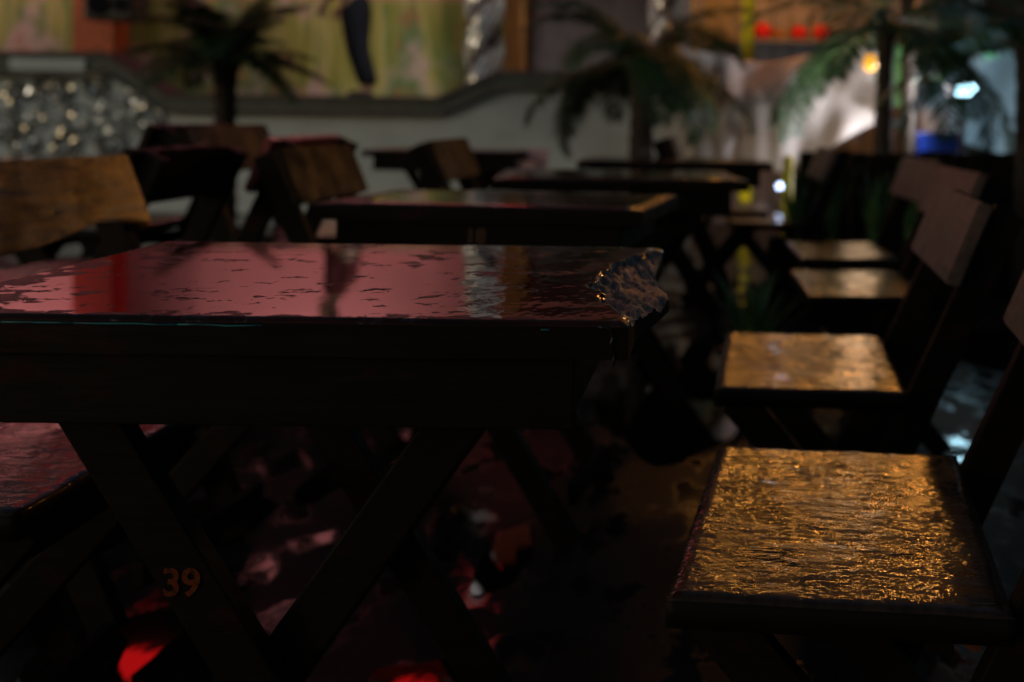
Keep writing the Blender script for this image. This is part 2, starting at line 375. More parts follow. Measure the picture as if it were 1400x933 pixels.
# ------------------------------------------------------------------ parapet
PY = 10.0
par = thing('parapet_wall', 'white stepped parapet with grey mosaic coping in front of the stage', 'wall', (-4, PY, 0))
prof = [(-90, 70), (148, 72), (232, 129), (600, 133), (682, 97), (960, 101)]
top = [survey(x, y, PY) for x, y in prof]
def pp(name, mb, m): return mb.build(name, m, par, loc=(4, -PY, 0))
body = [Vector((p.x, PY, p.z - .17)) for p in top]
pp('panel', MB().poly(body + [Vector((top[-1].x, PY, 0)), Vector((top[0].x, PY, 0))], (0, .25, 0)), M['white'])
for a, b in zip(top, top[1:]):
    pp('coping', MB().poly([Vector((a.x, PY - .05, a.z - .175)), Vector((b.x - .002, PY - .05, b.z - .175)), Vector((b.x - .002, PY - .05, b.z)), Vector((a.x, PY - .05, a.z))], (0, .34, 0)), M['grey_mosaic'])
for a, b in zip(top, top[1:]):
    for dz, hh in ((.002, .035), (-.16, .022)):
        pp('molding', MB().poly([Vector((a.x, PY - .075, a.z + dz - hh)), Vector((b.x - .002, PY - .075, b.z + dz - hh)), Vector((b.x - .002, PY - .075, b.z + dz)), Vector((a.x, PY - .075, a.z + dz))], (0, .03 if dz < 0 else .39, 0)), M['taupe'])
a, b = survey(20, 80, PY), survey(122, 99, PY)
pp('inset', MB().box(((a.x + b.x) / 2, PY - .06, (a.z + b.z) / 2), (b.x - a.x, .03, a.z - b.z), bev=.006), M['white'])
a, b = survey(-90, 100, PY), survey(150, 107, PY)
pp('ledge', MB().box(((a.x + b.x) / 2, PY - .055, (a.z + b.z) / 2), (b.x - a.x, .09, a.z - b.z), bev=.006), M['grey_mosaic'])
# mirror and stone shards set in swirls in the left bay
def shard(bm, c, r, n, d=.008):
    z = Vector(n).normalized(); x = z.cross(Vector((0, 0, 1))).normalized(); y = z.cross(x)
    k = random.randint(4, 6); ph = random.random() * 6
    P_ = [Vector(c) + (x * math.cos(ph + i * math.tau / k) + y * math.sin(ph + i * math.tau / k)) * r * random.uniform(.7, 1.1) for i in range(k)]
    A = [bm.verts.new(p) for p in P_]; B = [bm.verts.new(p + Vector((0, .03, 0))) for p in P_]
    bm.faces.new(A); bm.faces.new(B[::-1])
    for i in range(k): bm.faces.new((A[i], A[(i + 1) % k], B[(i + 1) % k], B[i]))
ms, gs = MB(), MB()
for cx, cy, rr in ((40, 150, 34), (105, 170, 32), (80, 128, 22), (160, 160, 36), (190, 140, 22), (0, 175, 30), (130, 120, 20), (60, 118, 18), (205, 168, 24), (20, 128, 20), (185, 115, 16), (30, 195, 26), (90, 200, 24), (150, 198, 24), (215, 190, 18)):
    for k in range(46):
        t = k / 46 * 2.2 * math.tau; q = rr * (.25 + .75 * k / 46)
        p = survey(cx + q * math.cos(t), cy + q * math.sin(t) * .9, PY - .012)
        if p.z > .35:
            n = Vector((random.gauss(0, .16), -1, random.gauss(0, .16)))
            shard((ms if random.random() < .17 else gs).bm, p, random.uniform(.016, .034), n)
o = pp('mirror_shard_inlay', ms, M['mirror']); o['kind'] = 'stuff'
o = pp('stone_chip_inlay', gs, plain('stone_chip', (.1, .11, .1), .5, var=.5)); o['kind'] = 'stuff'

# twisted mirror mosaic columns
def column(px0, px1, base_py, lab):
    a, b = survey(px0, base_py, 10.4), survey(px1, base_py, 10.4); r = (b.x - a.x) / 2; cx = (a.x + b.x) / 2
    t = thing('mosaic_column', lab, 'column', (cx, 10.4, 1.06), 0, 'twisted mirror mosaic columns')
    H = 3.4
    MB().tube([(0, 0, z * .1) for z in range(int(H * 10) + 1)], r * .8, 16).build('shaft', M['taupe'], t)
    MB().box((0, 0, .04), (r * 2.3, r * 2.3, .08), bev=.01).build('base', M['grey_mosaic'], t)
    MB().box((0, 0, H - .04), (r * 2.3, r * 2.3, .08), bev=.01).build('capital', M['grey_mosaic'], t)
    tl = MB(); n = 20
    for i in range(int((H - .2) / .036)):
        z = .1 + i * .036
        for k in range(n):
            th = k * math.tau / n + z * 3.0
            rr_ = r * (.86 + .14 * math.cos(2 * (th - z * 7)))
            d = Vector((math.cos(th), math.sin(th), 0))
            nn = d + Vector((random.gauss(0, .15), random.gauss(0, .15), random.gauss(0, .15)))
            shard_ = tl.bm; zz = nn.normalized(); xx = zz.cross(Vector((0, 0, 1))).normalized(); yy = zz.cross(xx)
            c = d * rr_ + Vector((0, 0, z)); s_ = .0155
            A = [tl.bm.verts.new(c + xx * u * s_ + yy * w * s_) for u, w in ((-1, -1), (1, -1), (1, 1), (-1, 1))]
            B = [tl.bm.verts.new(p.co - d * .02) for p in A]
            tl.bm.faces.new(A); 
            for q in range(4): tl.bm.faces.new((A[q], A[(q + 1) % 4], B[(q + 1) % 4], B[q]))
    o = tl.build('mirror_tiles', M['silver'], t); o['kind'] = 'stuff'
column(634, 688, 100, 'silver mirror mosaic column beside the ochre pillar')
column(886, 932, 70, 'silver mirror mosaic column behind the drooping palm')

# ------------------------------------------------------------------ performer on the stage
def skinned(name, chains, m, parent, levels=2):
    """one continuous surface grown on joints; chains = list of [(co, radius or (rx, ry)), ...], first chain is rooted first"""
    vs, es, rad = [], [], []
    idx = {}
    for ch in chains:
        prev = None
        for co, r in ch:
            key = tuple(round(c, 4) for c in co)
            if key not in idx: idx[key] = len(vs); vs.append(co); rad.append(r)
            i = idx[key]
            if prev is not None and prev != i: es.append((prev, i))
            prev = i
    me = bpy.data.meshes.new(name); me.from_pydata(vs, es, [])
    o = link(name, me, m, parent)
    md = o.modifiers.new('skin', 'SKIN'); md.use_smooth_shade = True
    for i, r in enumerate(rad):
        sv = me.skin_vertices[0].data[i]; sv.radius = (r, r) if isinstance(r, (int, float)) else r
    me.skin_vertices[0].data[0].use_root = True
    sb = o.modifiers.new('sub', 'SUBSURF'); sb.levels = levels; sb.render_levels = levels
    return o
pf = survey(482, 120, 10.6)
per = thing('person', 'person in black trousers and maroon shirt bending forward on the stage', 'person', (pf.x + .12, 10.6, 1.06))
Pv, Ch, Nk = (-.1, 0, .93), (-.22, 0, 1.33), (-.27, 0, 1.47)
legs = []
for sy, fx, kx in ((-.09, .06, -.06), (.09, .02, -.1)):
    hip, knee, ank = (-.1, sy, .87), (kx, sy * 1.05, .5), (fx, sy * 1.1, .09)
    legs.append([(Pv, .12), (hip, .1), (knee, .065), (ank, .045), ((fx - .1, sy * 1.15, .045), .04), ((fx - .17, sy * 1.15, .035), .03)])
sh = {}
arms = []
for sy in (-1, 1):
    s0, el, wr = (-.24, .19 * sy, 1.37), (-.2, .25 * sy, 1.1), (-.3, .22 * sy, .93)
    sh[sy] = (s0, el, wr)
    arms.append([(Ch, .13), (s0, .06), (el, .042), (wr, .028), ((-.34, .21 * sy, .87), (.042, .022))])
    palm = (-.34, .21 * sy, .87)
    for k, (dx, dz, ln) in enumerate(((-.035, -.02, .07), (-.018, -.03, .078), (0, -.034, .074), (.02, -.03, .06))):
        q = (palm[0] + dx, palm[1] - .004 * k * sy, palm[2] + dz)
        arms.append([(palm, .03), (q, .011), ((q[0] + dx * .6, q[1] - .012 * sy, q[2] - ln * .6), .0095), ((q[0] + dx * .5 + .012, q[1] - .03 * sy, q[2] - ln), .008)])
    arms.append([(palm, .03), ((palm[0] - .035, palm[1] - .02 * sy, palm[2] + .005), .012), ((palm[0] - .06, palm[1] - .035 * sy, palm[2] - .02), .0095)])
hd = (-.33, 0, 1.6)
skinned('body', [[(Pv, .12), ((-.15, 0, 1.12), (.13, .1)), (Ch, (.15, .12)), (Nk, .055), ((-.3, 0, 1.53), .06), (hd, .09), ((-.35, 0, 1.67), .08), ((-.36, 0, 1.71), .05)],
                 [(hd, .09), ((-.415, 0, 1.56), .03), ((-.44, 0, 1.565), .012)], [(hd, .09), ((-.32, .095, 1.59), .016)], [(hd, .09), ((-.32, -.095, 1.59), .016)]] + legs + arms, M['skin'], per)
skinned('trousers', [[((-.13, 0, .99), .145), (Pv, .14)]] + [[(Pv, .14), (l[1][0], .135), (l[2][0], .105), ((l[3][0][0] + .005, l[3][0][1], .12), .085)] for l in legs], M['blackcloth'], per)
skinned('shirt', [[((-.12, 0, .96), (.15, .13)), ((-.15, 0, 1.12), (.155, .125)), (Ch, (.17, .14)), ((-.26, 0, 1.44), .085)]] + [[(Ch, .15), (sh[s][0], .085), (sh[s][1], .08), ((sh[s][2][0] + .03, sh[s][2][1], sh[s][2][2] + .03), .048)] for s in (-1, 1)], M['maroon'], per)
skinned('hair', [[((-.26, 0, 1.62), .085), ((-.31, 0, 1.69), .095), ((-.38, 0, 1.715), .06)]], M['hair'], per)
for l in legs:
    f = l[3][0]; skinned('shoe', [[((f[0] + .03, f[1], .05), .052), ((f[0] - .1, f[1], .045), .05), ((f[0] - .2, f[1], .04), .035)]], M['black'], per)
for sy in (-1, 1): MB().ball((-.407, .035 * sy, 1.615), .013).build('eye', M['canvas'], per)
MB().ball((-.412, 0, 1.527), .018, .5, 1.4, .4).build('mouth', M['maroon'], per)

# ------------------------------------------------------------------ furniture
T_W, T_D, T_H = .74, .57, .75
def table_parts(name, label, x, y, rz, w=T_W, d=T_D, detail=False, number=None):
    """origin on the floor under the middle of the top; near edge at -d/2"""
    t = thing(name, label, 'table', (x, y, 0), rz, 'folding wooden tables on the terrace')
    nx, ny = (270, 150) if detail else (16, 12)
    th = .037
    chip = []
    def top_z(px, py):
        z = 0
        if detail:
            # broken right edge: a splintered slope between the two right corners
            v_ = (py + d / 2) / d
            inner = w / 2 - .07 * max(0, math.sin(math.pi * min(1, max(0, (v_ - .04) / .93)))) ** .7 * (1 + .25 * noise.noise((py * 22, 3, 1))) + .008
            if px > inner:
                k = (px - inner) / .09
                z -= .005 + .022 * k + .007 * noise.noise((px * 110 + py * 20, py * 16, 0)) + .004 * noise.noise((px * 260 + py * 60, py * 40, 5))
        return z
    verts, faces, dry, rip = [], [], [], []
    mids = []
    for j in range(ny + 1):
        for i in range(nx + 1):
            px, py = -w / 2 + w * i / nx, -d / 2 + d * j / ny
            e = min(px + w / 2, w / 2 - px, py + d / 2, d / 2 - py)
            z = top_z(px, py)
            if e < .006: z -= (.006 - e) * .8
            wob = .0025 * noise.noise((px * 9, py * 9, 2)) if e < .001 else 0
            if detail and px > w / 2 - .03: px += .026 * (px - w / 2 + .03) / .03 * max(0, 1 - abs((py + d / 2) / d - .45) / .3)
            verts.append((px + (wob if i in (0, nx) else 0), py + (wob if j in (0, ny) else 0), T_H + z))
            dl, dn = px + w / 2, py + d / 2
            dry.append(max(0, 1 - dn / .035) * .75 + max(0, 1 - dl / .16) * .42 + max(0, 1 - (d - dn - .05) / .1) * .0 + max(0, 1 - (w / 2 - px) / .1) * .1)
            rip.append(min(1, max(0, (px - .12) / .1)) * .42)
    for j in range(ny):
        for i in range(nx):
            a = j * (nx + 1) + i; faces.append((a, a + 1, a + nx + 2, a + nx + 1))
    nt_ = len(faces)
    # skirt and underside
    loop = [i for i in range(nx + 1)] + [j * (nx + 1) + nx for j in range(1, ny + 1)] + [ny * (nx + 1) + i for i in range(nx - 1, -1, -1)] + [j * (nx + 1) for j in range(ny - 1, 0, -1)]
    base = len(verts)
    for i in loop: verts.append((verts[i][0], verts[i][1], T_H - th)); dry.append(.3); rip.append(0)
    n = len(loop)
    for k in range(n): faces.append((loop[(k + 1) % n], loop[k], base + k, base + (k + 1) % n))
    faces.append(tuple(base + k for k in range(n)))
    me = bpy.data.meshes.new('tabletop'); me.from_pydata(verts, [], faces)
    for nm, dat in (('dry', dry), ('ripple', rip)):
        at = me.attributes.new(nm, 'FLOAT', 'POINT'); at.data.foreach_set('value', dat)
    me.materials.append(M['wet'] if detail else M['damp']); me.materials.append(M['wood']); me.materials.append(M['chip'])
    for k, p in enumerate(me.polygons):
        if k >= nt_: p.material_index = 1
        elif detail and min(verts[q][2] for q in p.vertices) < T_H - .0055 : p.material_index = 2
        p.use_smooth = k < nt_ and p.material_index == 0
    me.update()
    top = link('tabletop', me, None, t)
    for sy in (-1, 1):
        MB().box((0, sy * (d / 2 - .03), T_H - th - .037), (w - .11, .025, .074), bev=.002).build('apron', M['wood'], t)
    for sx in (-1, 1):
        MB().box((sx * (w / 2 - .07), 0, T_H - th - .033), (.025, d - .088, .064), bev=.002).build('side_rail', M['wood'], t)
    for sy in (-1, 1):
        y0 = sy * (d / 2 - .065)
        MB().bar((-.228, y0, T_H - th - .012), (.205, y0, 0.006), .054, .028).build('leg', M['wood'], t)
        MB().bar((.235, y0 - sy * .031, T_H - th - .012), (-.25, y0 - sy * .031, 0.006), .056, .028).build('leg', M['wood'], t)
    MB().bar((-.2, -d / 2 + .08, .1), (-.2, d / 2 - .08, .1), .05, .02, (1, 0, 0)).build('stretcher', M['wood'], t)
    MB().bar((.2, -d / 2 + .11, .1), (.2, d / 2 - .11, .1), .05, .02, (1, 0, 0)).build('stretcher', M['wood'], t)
    return t
def numeral(txt, size, parent, loc, rot, m):
    c = bpy.data.curves.new('numeral', 'FONT'); c.body = txt; c.size = size; c.extrude = .0004; c.align_x = 'CENTER'; c.offset = size * .02
    tmp = bpy.data.objects.new('tmp_numeral', c); COL.objects.link(tmp)
    bpy.context.view_layer.update()
    me = bpy.data.meshes.new_from_object(tmp.evaluated_get(bpy.context.evaluated_depsgraph_get())); bpy.data.objects.remove(tmp)
    return link('number', me, m, parent, loc, rot)

t1 = table_parts('wooden_table', 'rain-soaked front table with a splintered right corner and number 39 on its leg', -.478, 1.362, R(.6), detail=True)
t1.rotation_euler.x = R(.6)
# stencilled number on the front leg, lamp glint on the wet lip painted as a turquoise line
numeral('39', .04, t1, (-.087, -.2352, .455), (R(90), 0, R(4) * 0), M['stencil'])
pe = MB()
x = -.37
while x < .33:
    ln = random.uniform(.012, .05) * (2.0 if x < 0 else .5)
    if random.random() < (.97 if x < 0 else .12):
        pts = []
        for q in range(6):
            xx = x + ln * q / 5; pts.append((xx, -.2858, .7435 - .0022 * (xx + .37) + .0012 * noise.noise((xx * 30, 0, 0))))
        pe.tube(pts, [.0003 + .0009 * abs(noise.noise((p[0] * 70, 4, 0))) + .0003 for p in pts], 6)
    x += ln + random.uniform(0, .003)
o = pe.build('painted_glint_line', M['turq'], t1); o['kind'] = 'stuff'
# wet split running down the broken near corner
spn = MB(); pts = [(.353 + .004 * f + .0025 * noise.noise((f * 6, 2, 0)), -.2855, .744 - .036 * f) for f in [q / 14 for q in range(15)]]
spn.tube([(.34, -.2852, .7455), (.346, -.2856, .745)] + pts, [.0012, .002] + [.0012 + .0022 * abs(noise.noise((k * .9, 7, 0))) for k in range(15)], 7)
spn.build('splinter', M['water'], t1)

t2 = table_parts('wooden_table', 'second wet table behind the front table with faint orange number on its apron', -.545, 2.62, R(-5), d=.52)
numeral('18', .045, t2, (.0, -.2445, .668), (R(90), 0, 0), plain('faded_orange_stencil', (.09, .028, .004), .6, var=.6, scale=90))
table_parts('wooden_table', 'wet table whose pale shining top lies just beyond the second table', -.405, 3.75, R(8), w=.8, d=.66)
table_parts('wooden_table', 'dark table farthest back before the beige tarp, edge-on', -.29, 5.1, R(3), w=.86)
table_parts('wooden_table', 'dark table seen edge-on against the white parapet behind the small brown chair', -1.55, 6.05, R(0), w=.86)
table_parts('wooden_table', 'dark table with a dull red edge at the far left of the photo', -2.62, 4.3, R(4))

# folding chair: faces +x, origin on the floor under the seat
SH = .46
def board_mesh(notch=False):
    hw = .265; top, bot = Vector((-.32, 0, .80)), Vector((-.26, 0, .652))
    out = [(-hw, 1), (hw, 1), (hw, 0)]
    if notch: out += [(hw - .02, .02), (hw - .1, .1), (hw - .17, .13), (hw - .24, .06), (hw - .31, -.02), (hw - .36, -.06)]
    out += [(-hw, -.08 if notch else 0)]
    n = Vector((.148, 0, .06)).normalized()
    pts = [bot.lerp(top, v) + Vector((0, u, 0)) + n * .014 for u, v in out]
    mb = MB().poly(pts, -n * .026)
    bmesh.ops.bevel(mb.bm, geom=mb.bm.edges[:], offset=.004, segments=2, affect='EDGES')
    return mb.mesh('backrest')
BOARD, BOARD_N = board_mesh(), board_mesh(True)
def seat_mesh():
    def f(u, v):
        x, y = -.185 + .35 * u, -.262 + .524 * v
        e = min(u, 1 - u) * .33; e2 = min(v, 1 - v) * .524
        z = -.004 * max(0, 1 - min(e, e2) / .012) ** 2 + .0015 * noise.noise((x * 14, y * 9, 0))
        return (x, y, SH + z)
    nx, ny = 40, 60
    me = grid_mesh('seat', nx, ny, f)
    bm = bmesh.new(); bm.from_mesh(me)
    r = bmesh.ops.extrude_face_region(bm, geom=bm.faces[:])
    for v_ in [e for e in r['geom'] if isinstance(e, bmesh.types.BMVert)]: v_.co.z = SH - .032
    bmesh.ops.recalc_face_normals(bm, faces=bm.faces); me.materials.append(M['seat']); me.materials.append(M['wood'])
    for f_ in bm.faces: f_.material_index = 0 if f_.normal.z > .5 else 1
    bm.to_mesh(me); bm.free(); return me
SEAT = seat_mesh()
ch0 = thing('folding_chair', 'chair', 'chair', (0, 0, 0), 0, 'folding wooden chairs on the terrace')
link('seat', SEAT, M['seat'], ch0)
link('backrest', BOARD, M['board'], ch0)
for sy in (-1, 1):
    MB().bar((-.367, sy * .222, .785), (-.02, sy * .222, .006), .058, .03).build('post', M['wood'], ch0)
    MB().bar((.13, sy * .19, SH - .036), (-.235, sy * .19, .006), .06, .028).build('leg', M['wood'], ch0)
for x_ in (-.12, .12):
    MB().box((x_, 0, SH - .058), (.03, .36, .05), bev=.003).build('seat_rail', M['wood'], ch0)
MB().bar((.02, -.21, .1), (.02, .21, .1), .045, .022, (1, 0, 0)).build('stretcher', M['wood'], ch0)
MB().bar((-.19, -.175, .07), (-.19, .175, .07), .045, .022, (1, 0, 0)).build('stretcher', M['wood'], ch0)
def ch_mats(c, mname, notch=False):
    for k in c.children:
        if k.name.startswith('backrest'):
            k.data = (BOARD_N if notch else BOARD).copy(); k.data.materials.clear(); k.data.materials.append(M[mname])
chairs = [  # x, y, turn, label, board
    (.12, 1.365, 175, 'nearest chair with golden rain-beaded seat right of the front table', None),
    (.137, 2.235, 178, 'chair with amber wet seat and brown backrest behind the nearest golden seat', None),
    (.35, 3.29, 183, 'third chair along the right row with its left seat edge glowing', None),
    (.375, 4.1, 184, 'fourth chair along the right row in front of the spiky plants', None),
    (.12, 5.35, 184, 'small far chair with a thin tan seat beside the yellow post', None),
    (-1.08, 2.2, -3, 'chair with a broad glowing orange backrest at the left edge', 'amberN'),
    (-.955, 3.34, 0, 'chair with an amber backrest left of the second table', 'brown'),
    (-1.93, 3.15, 180, 'dark chair seen from behind just right of the orange backrest', 'brown'),
    (-1.56, 4.12, 0, 'chair with a dull pink backrest in front of the bushy palm trunk', 'rose'),
    (-2.45, 4.2, 180, 'black chair turned away, left of the dull pink backrest', 'brown'),
    (-1.74, 3.55, 180, 'chair with a red top edge back to back with the amber one', 'redlit'),
    (-.84, 4.42, 0, 'small brown chair standing before the white parapet', 'brown'),
    (-.02, 5.75, 0, 'dark chair with a pale lit edge before the beige tarp', 'brown'),
    (-1.005, 1.53, 2, 'wet seat left of the front table below the table top', None),
]
for i, (x_, y_, a, lab, bm_) in enumerate(chairs):
    sc_ = 1.05 if x_ < 0 else 1.0
    if 'dull pink' in lab: sc_ = 1.11
    if 'red top' in lab: sc_ = 1.08
    c = ch0 if i == 0 else copy_tree(ch0)
    c.scale = (sc_,) * 3
    c.location = (x_, y_, 0); c.rotation_euler = (0, 0, R(a)); c['label'] = lab
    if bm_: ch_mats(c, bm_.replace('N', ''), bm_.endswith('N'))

# striped pink cloth over the end of the far table
p = survey(735, 213, 5.9)
tag(grid_mesh and link('table_cloth', grid_mesh('table_cloth', 10, 12, lambda u, v: (p.x - .08 + .15 * u, 5.8 + .006 * math.sin(u * 9), .757 - .1 * v) if v > .3 else (p.x - .08 + .15 * u, 5.8 + .12 * (.3 - v) / .3 + .006 * math.sin(u * 9), .757 - .03 * v / .3), ), plain('pink_striped_cloth', (.5, .3, .3), .8, var=.5, scale=30)), 'small pink striped cloth hanging over the end of the far dark table', 'cloth')

# ------------------------------------------------------------------ palms
def frond_mesh(name, length, droop, n=40, lw=.02, ll=.26, a0=62):
    mb = MB(); pts = []; ang = R(a0); p = Vector((0, 0, 0)); st = length / 14
    for k in range(15):
        pts.append(p.copy()); p = p + Vector((math.cos(ang), 0, math.sin(ang))) * st; ang -= R(droop) / 14 * (1 + k * .05)
    mb.tube(pts, [.016 * (1 - k / 17) for k in range(15)], 5)
    for i in range(n):
        f = .16 + .84 * i / (n - 1); q = f * 14; k = min(13, int(q)); b = pts[k].lerp(pts[k + 1], q - k); d = (pts[k + 1] - pts[k]).normalized()
        L_ = ll * (math.sin(math.pi * (.12 + .84 * f)) * .85 + .15)
        for sy in (-1, 1):
            out = (Vector((0, sy, 0)) * .8 + d * random.uniform(.45, .7) + Vector((0, 0, random.uniform(-.15, .15)))).normalized()
            side = d.cross(out).normalized().cross(out).normalized() * lw * .5
            m1 = b + out * L_ * .5; tip = b + out * L_ + Vector((0, 0, -L_ * random.uniform(.2, .4)))
            A = [mb.bm.verts.new(x_) for x_ in (b - side * .5, b + side * .5, m1 + side, m1 - side, tip)]
            mb.bm.faces.new(A[:4]); mb.bm.faces.new((A[3], A[2], A[4]))
    me = bpy.data.meshes.new(name); mb.bm.to_mesh(me); mb.bm.free(); me.materials.append(M['leaf']); return me
FRT = [frond_mesh('frond', 1.0, d, 40, .017, .2, 25) for d in (45, 62, 78)]
FRF = [frond_mesh('frond', 1.0, d, 40, .022, .3, 38) for d in (40, 65, 90)]
FR = [frond_mesh('frond', 1.0, d, a0=42) for d in (65, 85, 105)]
def palm(label, x, y, h, r, nf, scale, tilts=(0, 1, 2), lean=(0, 0), z0=0, spin=0, fr=None, ty=(-.35, .5)):
    t = thing('palm_tree', label, 'palm', (x, y, z0), 0, 'palms between the terrace and the stage')
    pts, rad = [], []
    for k in range(25):
        f = k / 24; pts.append((lean[0] * f * f, lean[1] * f * f, h * f)); rad.append(r * (1.25 - .3 * f + (.35 if f > .85 else 0) * (f - .85) / .15) * (1.08 if k % 2 else .94))
    MB().tube(pts, rad, 12).build('trunk', M['trunk'], t)
    for k in range(nf):
        o = link('frond', (fr or FR)[tilts[k % len(tilts)]], None, t, (lean[0], lean[1], h - .01))
        o.rotation_euler = (random.uniform(-.12, .12), ty[0] + (ty[1] - ty[0]) * ((k * .7548) % 1), spin + k * 2.39996 + random.uniform(-.2, .2))
        s = scale * random.uniform(.8, 1.1); o.scale = (s, s, s)
    return t
q = survey(309, 80, 8.2); palm('bushy palm standing before the mural left of the performer', q.x, 8.2, q.z - .02, .075, 44, .74, (0, 1, 0), fr=FRF, ty=(-.75, .6))
q = survey(878, 95, 7.4); palm('drooping palm in front of the second mosaic column', q.x, 7.4, q.z, .075, 24, .95, (0, 1, 2), fr=FR, ty=(-.4, .75))
q = survey(1208, 34, 6.4); palm('tall slim palm with arching fronds in front of the warm lit stall', q.x, 6.4, q.z, .05, 15, 1.15, (0, 1, 2), (.02, 0), fr=FRT, ty=(-.15, .85))
q = survey(1243, 40, 6.9); palm('thinner palm trunk just right of the tall slim palm', q.x, 6.9, q.z + .3, .04, 11, .8, (1, 0), (0, .05), fr=FRT)
q = survey(1402, 62, 6.0); palm('palm at the right edge hanging over the cold floodlight', q.x, 6.0, q.z, .05, 16, .95, (0, 1, 0), fr=FRT, ty=(-.35, .6))

# ------------------------------------------------------------------ market stall behind the palms
WX0, WX1, WYF, WYB = -.35, 1.75, 8.2, 9.8
stall = thing('market_stall', 'market stall with amber canopy and warm lit back wall behind the palms', 'stall', (1, 9, 0))
def st(name, mb, m): return mb.build(name, m, stall, loc=(-1, -9, 0))
nb = 13; bw = (WX1 - WX0) / nb
for k in range(nb):
    z0, z1 = .0, 2.45 + random.uniform(-.02, .02)
    st('board', MB().box((WX0 + bw * (k + .5), WYB + random.uniform(0, .01), (z0 + z1) / 2), (bw - .012, .03, z1 - z0), bev=.003), M['stallwood'])
for k in range(8):  # left side wall, added to keep the bulb light off the parapet
    y_ = WYF + .05 + (k + .5) * (WYB - WYF - .1) / 8
    st('board', MB().box((WX0 - .03, y_, 1.36), (.025, (WYB - WYF - .1) / 8 - .004, 2.72), bev=.003), M['stallwood'])
for x_ in (.057, WX1):
    st('post', MB().box((x_, WYF, 1.35), (.09, .09, 2.7), bev=.006), M['yellow'] if x_ < 1 else M['stallwood'])
    st('post', MB().box((x_, WYB + .09, 1.5), (.08, .08, 3.0), bev=.006), M['stallwood'])
def cano(u, v): return (WX0 - .25 + (WX1 - WX0 + 1.15) * u, WYF - .5 + (WYB - WYF + .75) * v, 2.72 + .95 * v - .18 * math.sin(math.pi * u * 3) ** 2 * math.sin(math.pi * v) - .02 * math.sin(u * 40) * v)
me = grid_mesh('canopy', 40, 24, cano); o = link('canopy', me, M['awning'], stall, (-1, -9, 0)); sdm = o.modifiers.new('solid', 'SOLIDIFY'); sdm.thickness = .006
st('counter', MB().box(((WX0 + WX1) / 2 + .4, WYF + .15, .92), (WX1 - WX0 - .9, .5, .04), bev=.005), M['stallwood'])
st('shelf', MB().box(((WX0 + WX1) / 2, WYB - .13, 1.62), (WX1 - WX0 - .2, .2, .025), bev=.003), M['stallwood'])
# goods on the stall shelf
ORD = ('first', 'second', 'third', 'fourth', 'fifth', 'sixth', 'seventh')
for k, (x_, s_, c_) in enumerate(((.2, .085, 'red'), (.34, .06, 'orange'), (.52, .075, 'red'), (.72, .08, 'red'), (.95, .055, 'orange'), (1.12, .065, 'red'), (1.36, .06, 'red'))):
    b_ = thing('gourd', c_ + ' round gourd on the stall shelf, ' + ORD[k] + ' from the yellow post', 'gourd', (x_, WYB - .13, 1.6325), 0, 'gourds along the stall shelf')
    MB().ball((0, 0, s_ * .86), s_, 1, 1, .88).build('fruit', M['red'] if c_ == 'red' else M['ochre'], b_)
    MB().tube([(0, 0, s_ * 1.65), (.008, 0, s_ * 2.1)], [.008, .005], 6).build('stalk', M['trunk'], b_)
# warm bulbs: real lamps hung in the stall
for i, (x_, y_, z_, w_, lab) in enumerate(((-.12, 8.7, 2.62, 5.5, 'warm bulb hung high at the left corner of the stall'), (.43, 8.6, 2.5, 5.5, 'warm bulb hung high second from the left in the stall'), (1.42, 8.5, 2.62, 9.5, 'warm bulb hung high at the right of the stall'),
                                  (.92, 8.6, 2.75, 5.5, 'warm bulb hung under the middle of the stall canopy'), (survey(1190, 86, 6.6).x, 6.6, survey(1190, 86, 6.6)  .z, 4.2, 'low orange bulb beside the tall slim palm trunk'))):
    b_ = thing('hanging_bulb', lab, 'bulb', (x_, y_, z_), 0, 'warm bulbs hung in the market stall')
    MB().ball((0, 0, 0), .045, 1, 1, 1.2).build('bulb_glass', M['bulb'] if y_ > 8 else M['amberbulb'], b_)
    MB().tube([(0, 0, .05), (0, 0, .1)], .022, 10).build('socket', M['black'], b_)
    MB().tube([(0, 0, .1), (0, 0, 2.0) if y_ < 8 else (0, 0, 2.72 + .95 * (y_ - WYF + .5) / (WYB - WYF + .75) - z_ - .01)], .005, 6).build('cord', M['black'], b_)
    pl_ = bpy.data.lights.new('bulb_light', 'POINT'); pl_.energy = w_; pl_.color = (1, .38, .08) if y_ > 8 else (1, .62, .32); pl_.shadow_soft_size = .06 if y_ > 8 else .14
    lo = bpy.data.objects.new('bulb_light', pl_); COL.objects.link(lo); lo.parent = b_; lo.location = (0, 0, -.09)

# beige tarp slung in front of the stall
def tarp(u, v):
    top_l, top_r = survey(935, 70, 8.0), survey(1205, 58, 7.6)
    tp = top_l.lerp(top_r, u) + Vector((0, 0, -.09 * math.sin(math.pi * u)))
    bl = survey(930, 228, 7.75); br = survey(1205, 164, 7.35)
    bt = bl.lerp(br, u); bt.z = bl.z + (br.z - bl.z) * max(0, (u - .5) / .5) ** 1.3
    p_ = tp.lerp(bt, v)
    fold = math.sin(u * 19 + v * 2.5) * .045 * (1 - .5 * u) + .03 * math.sin(u * 43 + 1) * (1 - u)
    belly = -.1 * math.sin(math.pi * v) * math.sin(math.pi * min(1, u * 1.05))
    p_.y += fold * (.3 + v) + belly + .05 * math.sin(v * 7 + u * 5); p_.z += .02 * math.sin(u * 11 + v * 5)
    return p_
o = link('draped_tarp', grid_mesh('draped_tarp', 90, 40, tarp), M['cloth']); tag(o, 'pale beige tarp slung across the front of the stall behind the palms', 'tarp')
md = o.modifiers.new('solid', 'SOLIDIFY'); md.thickness = .004

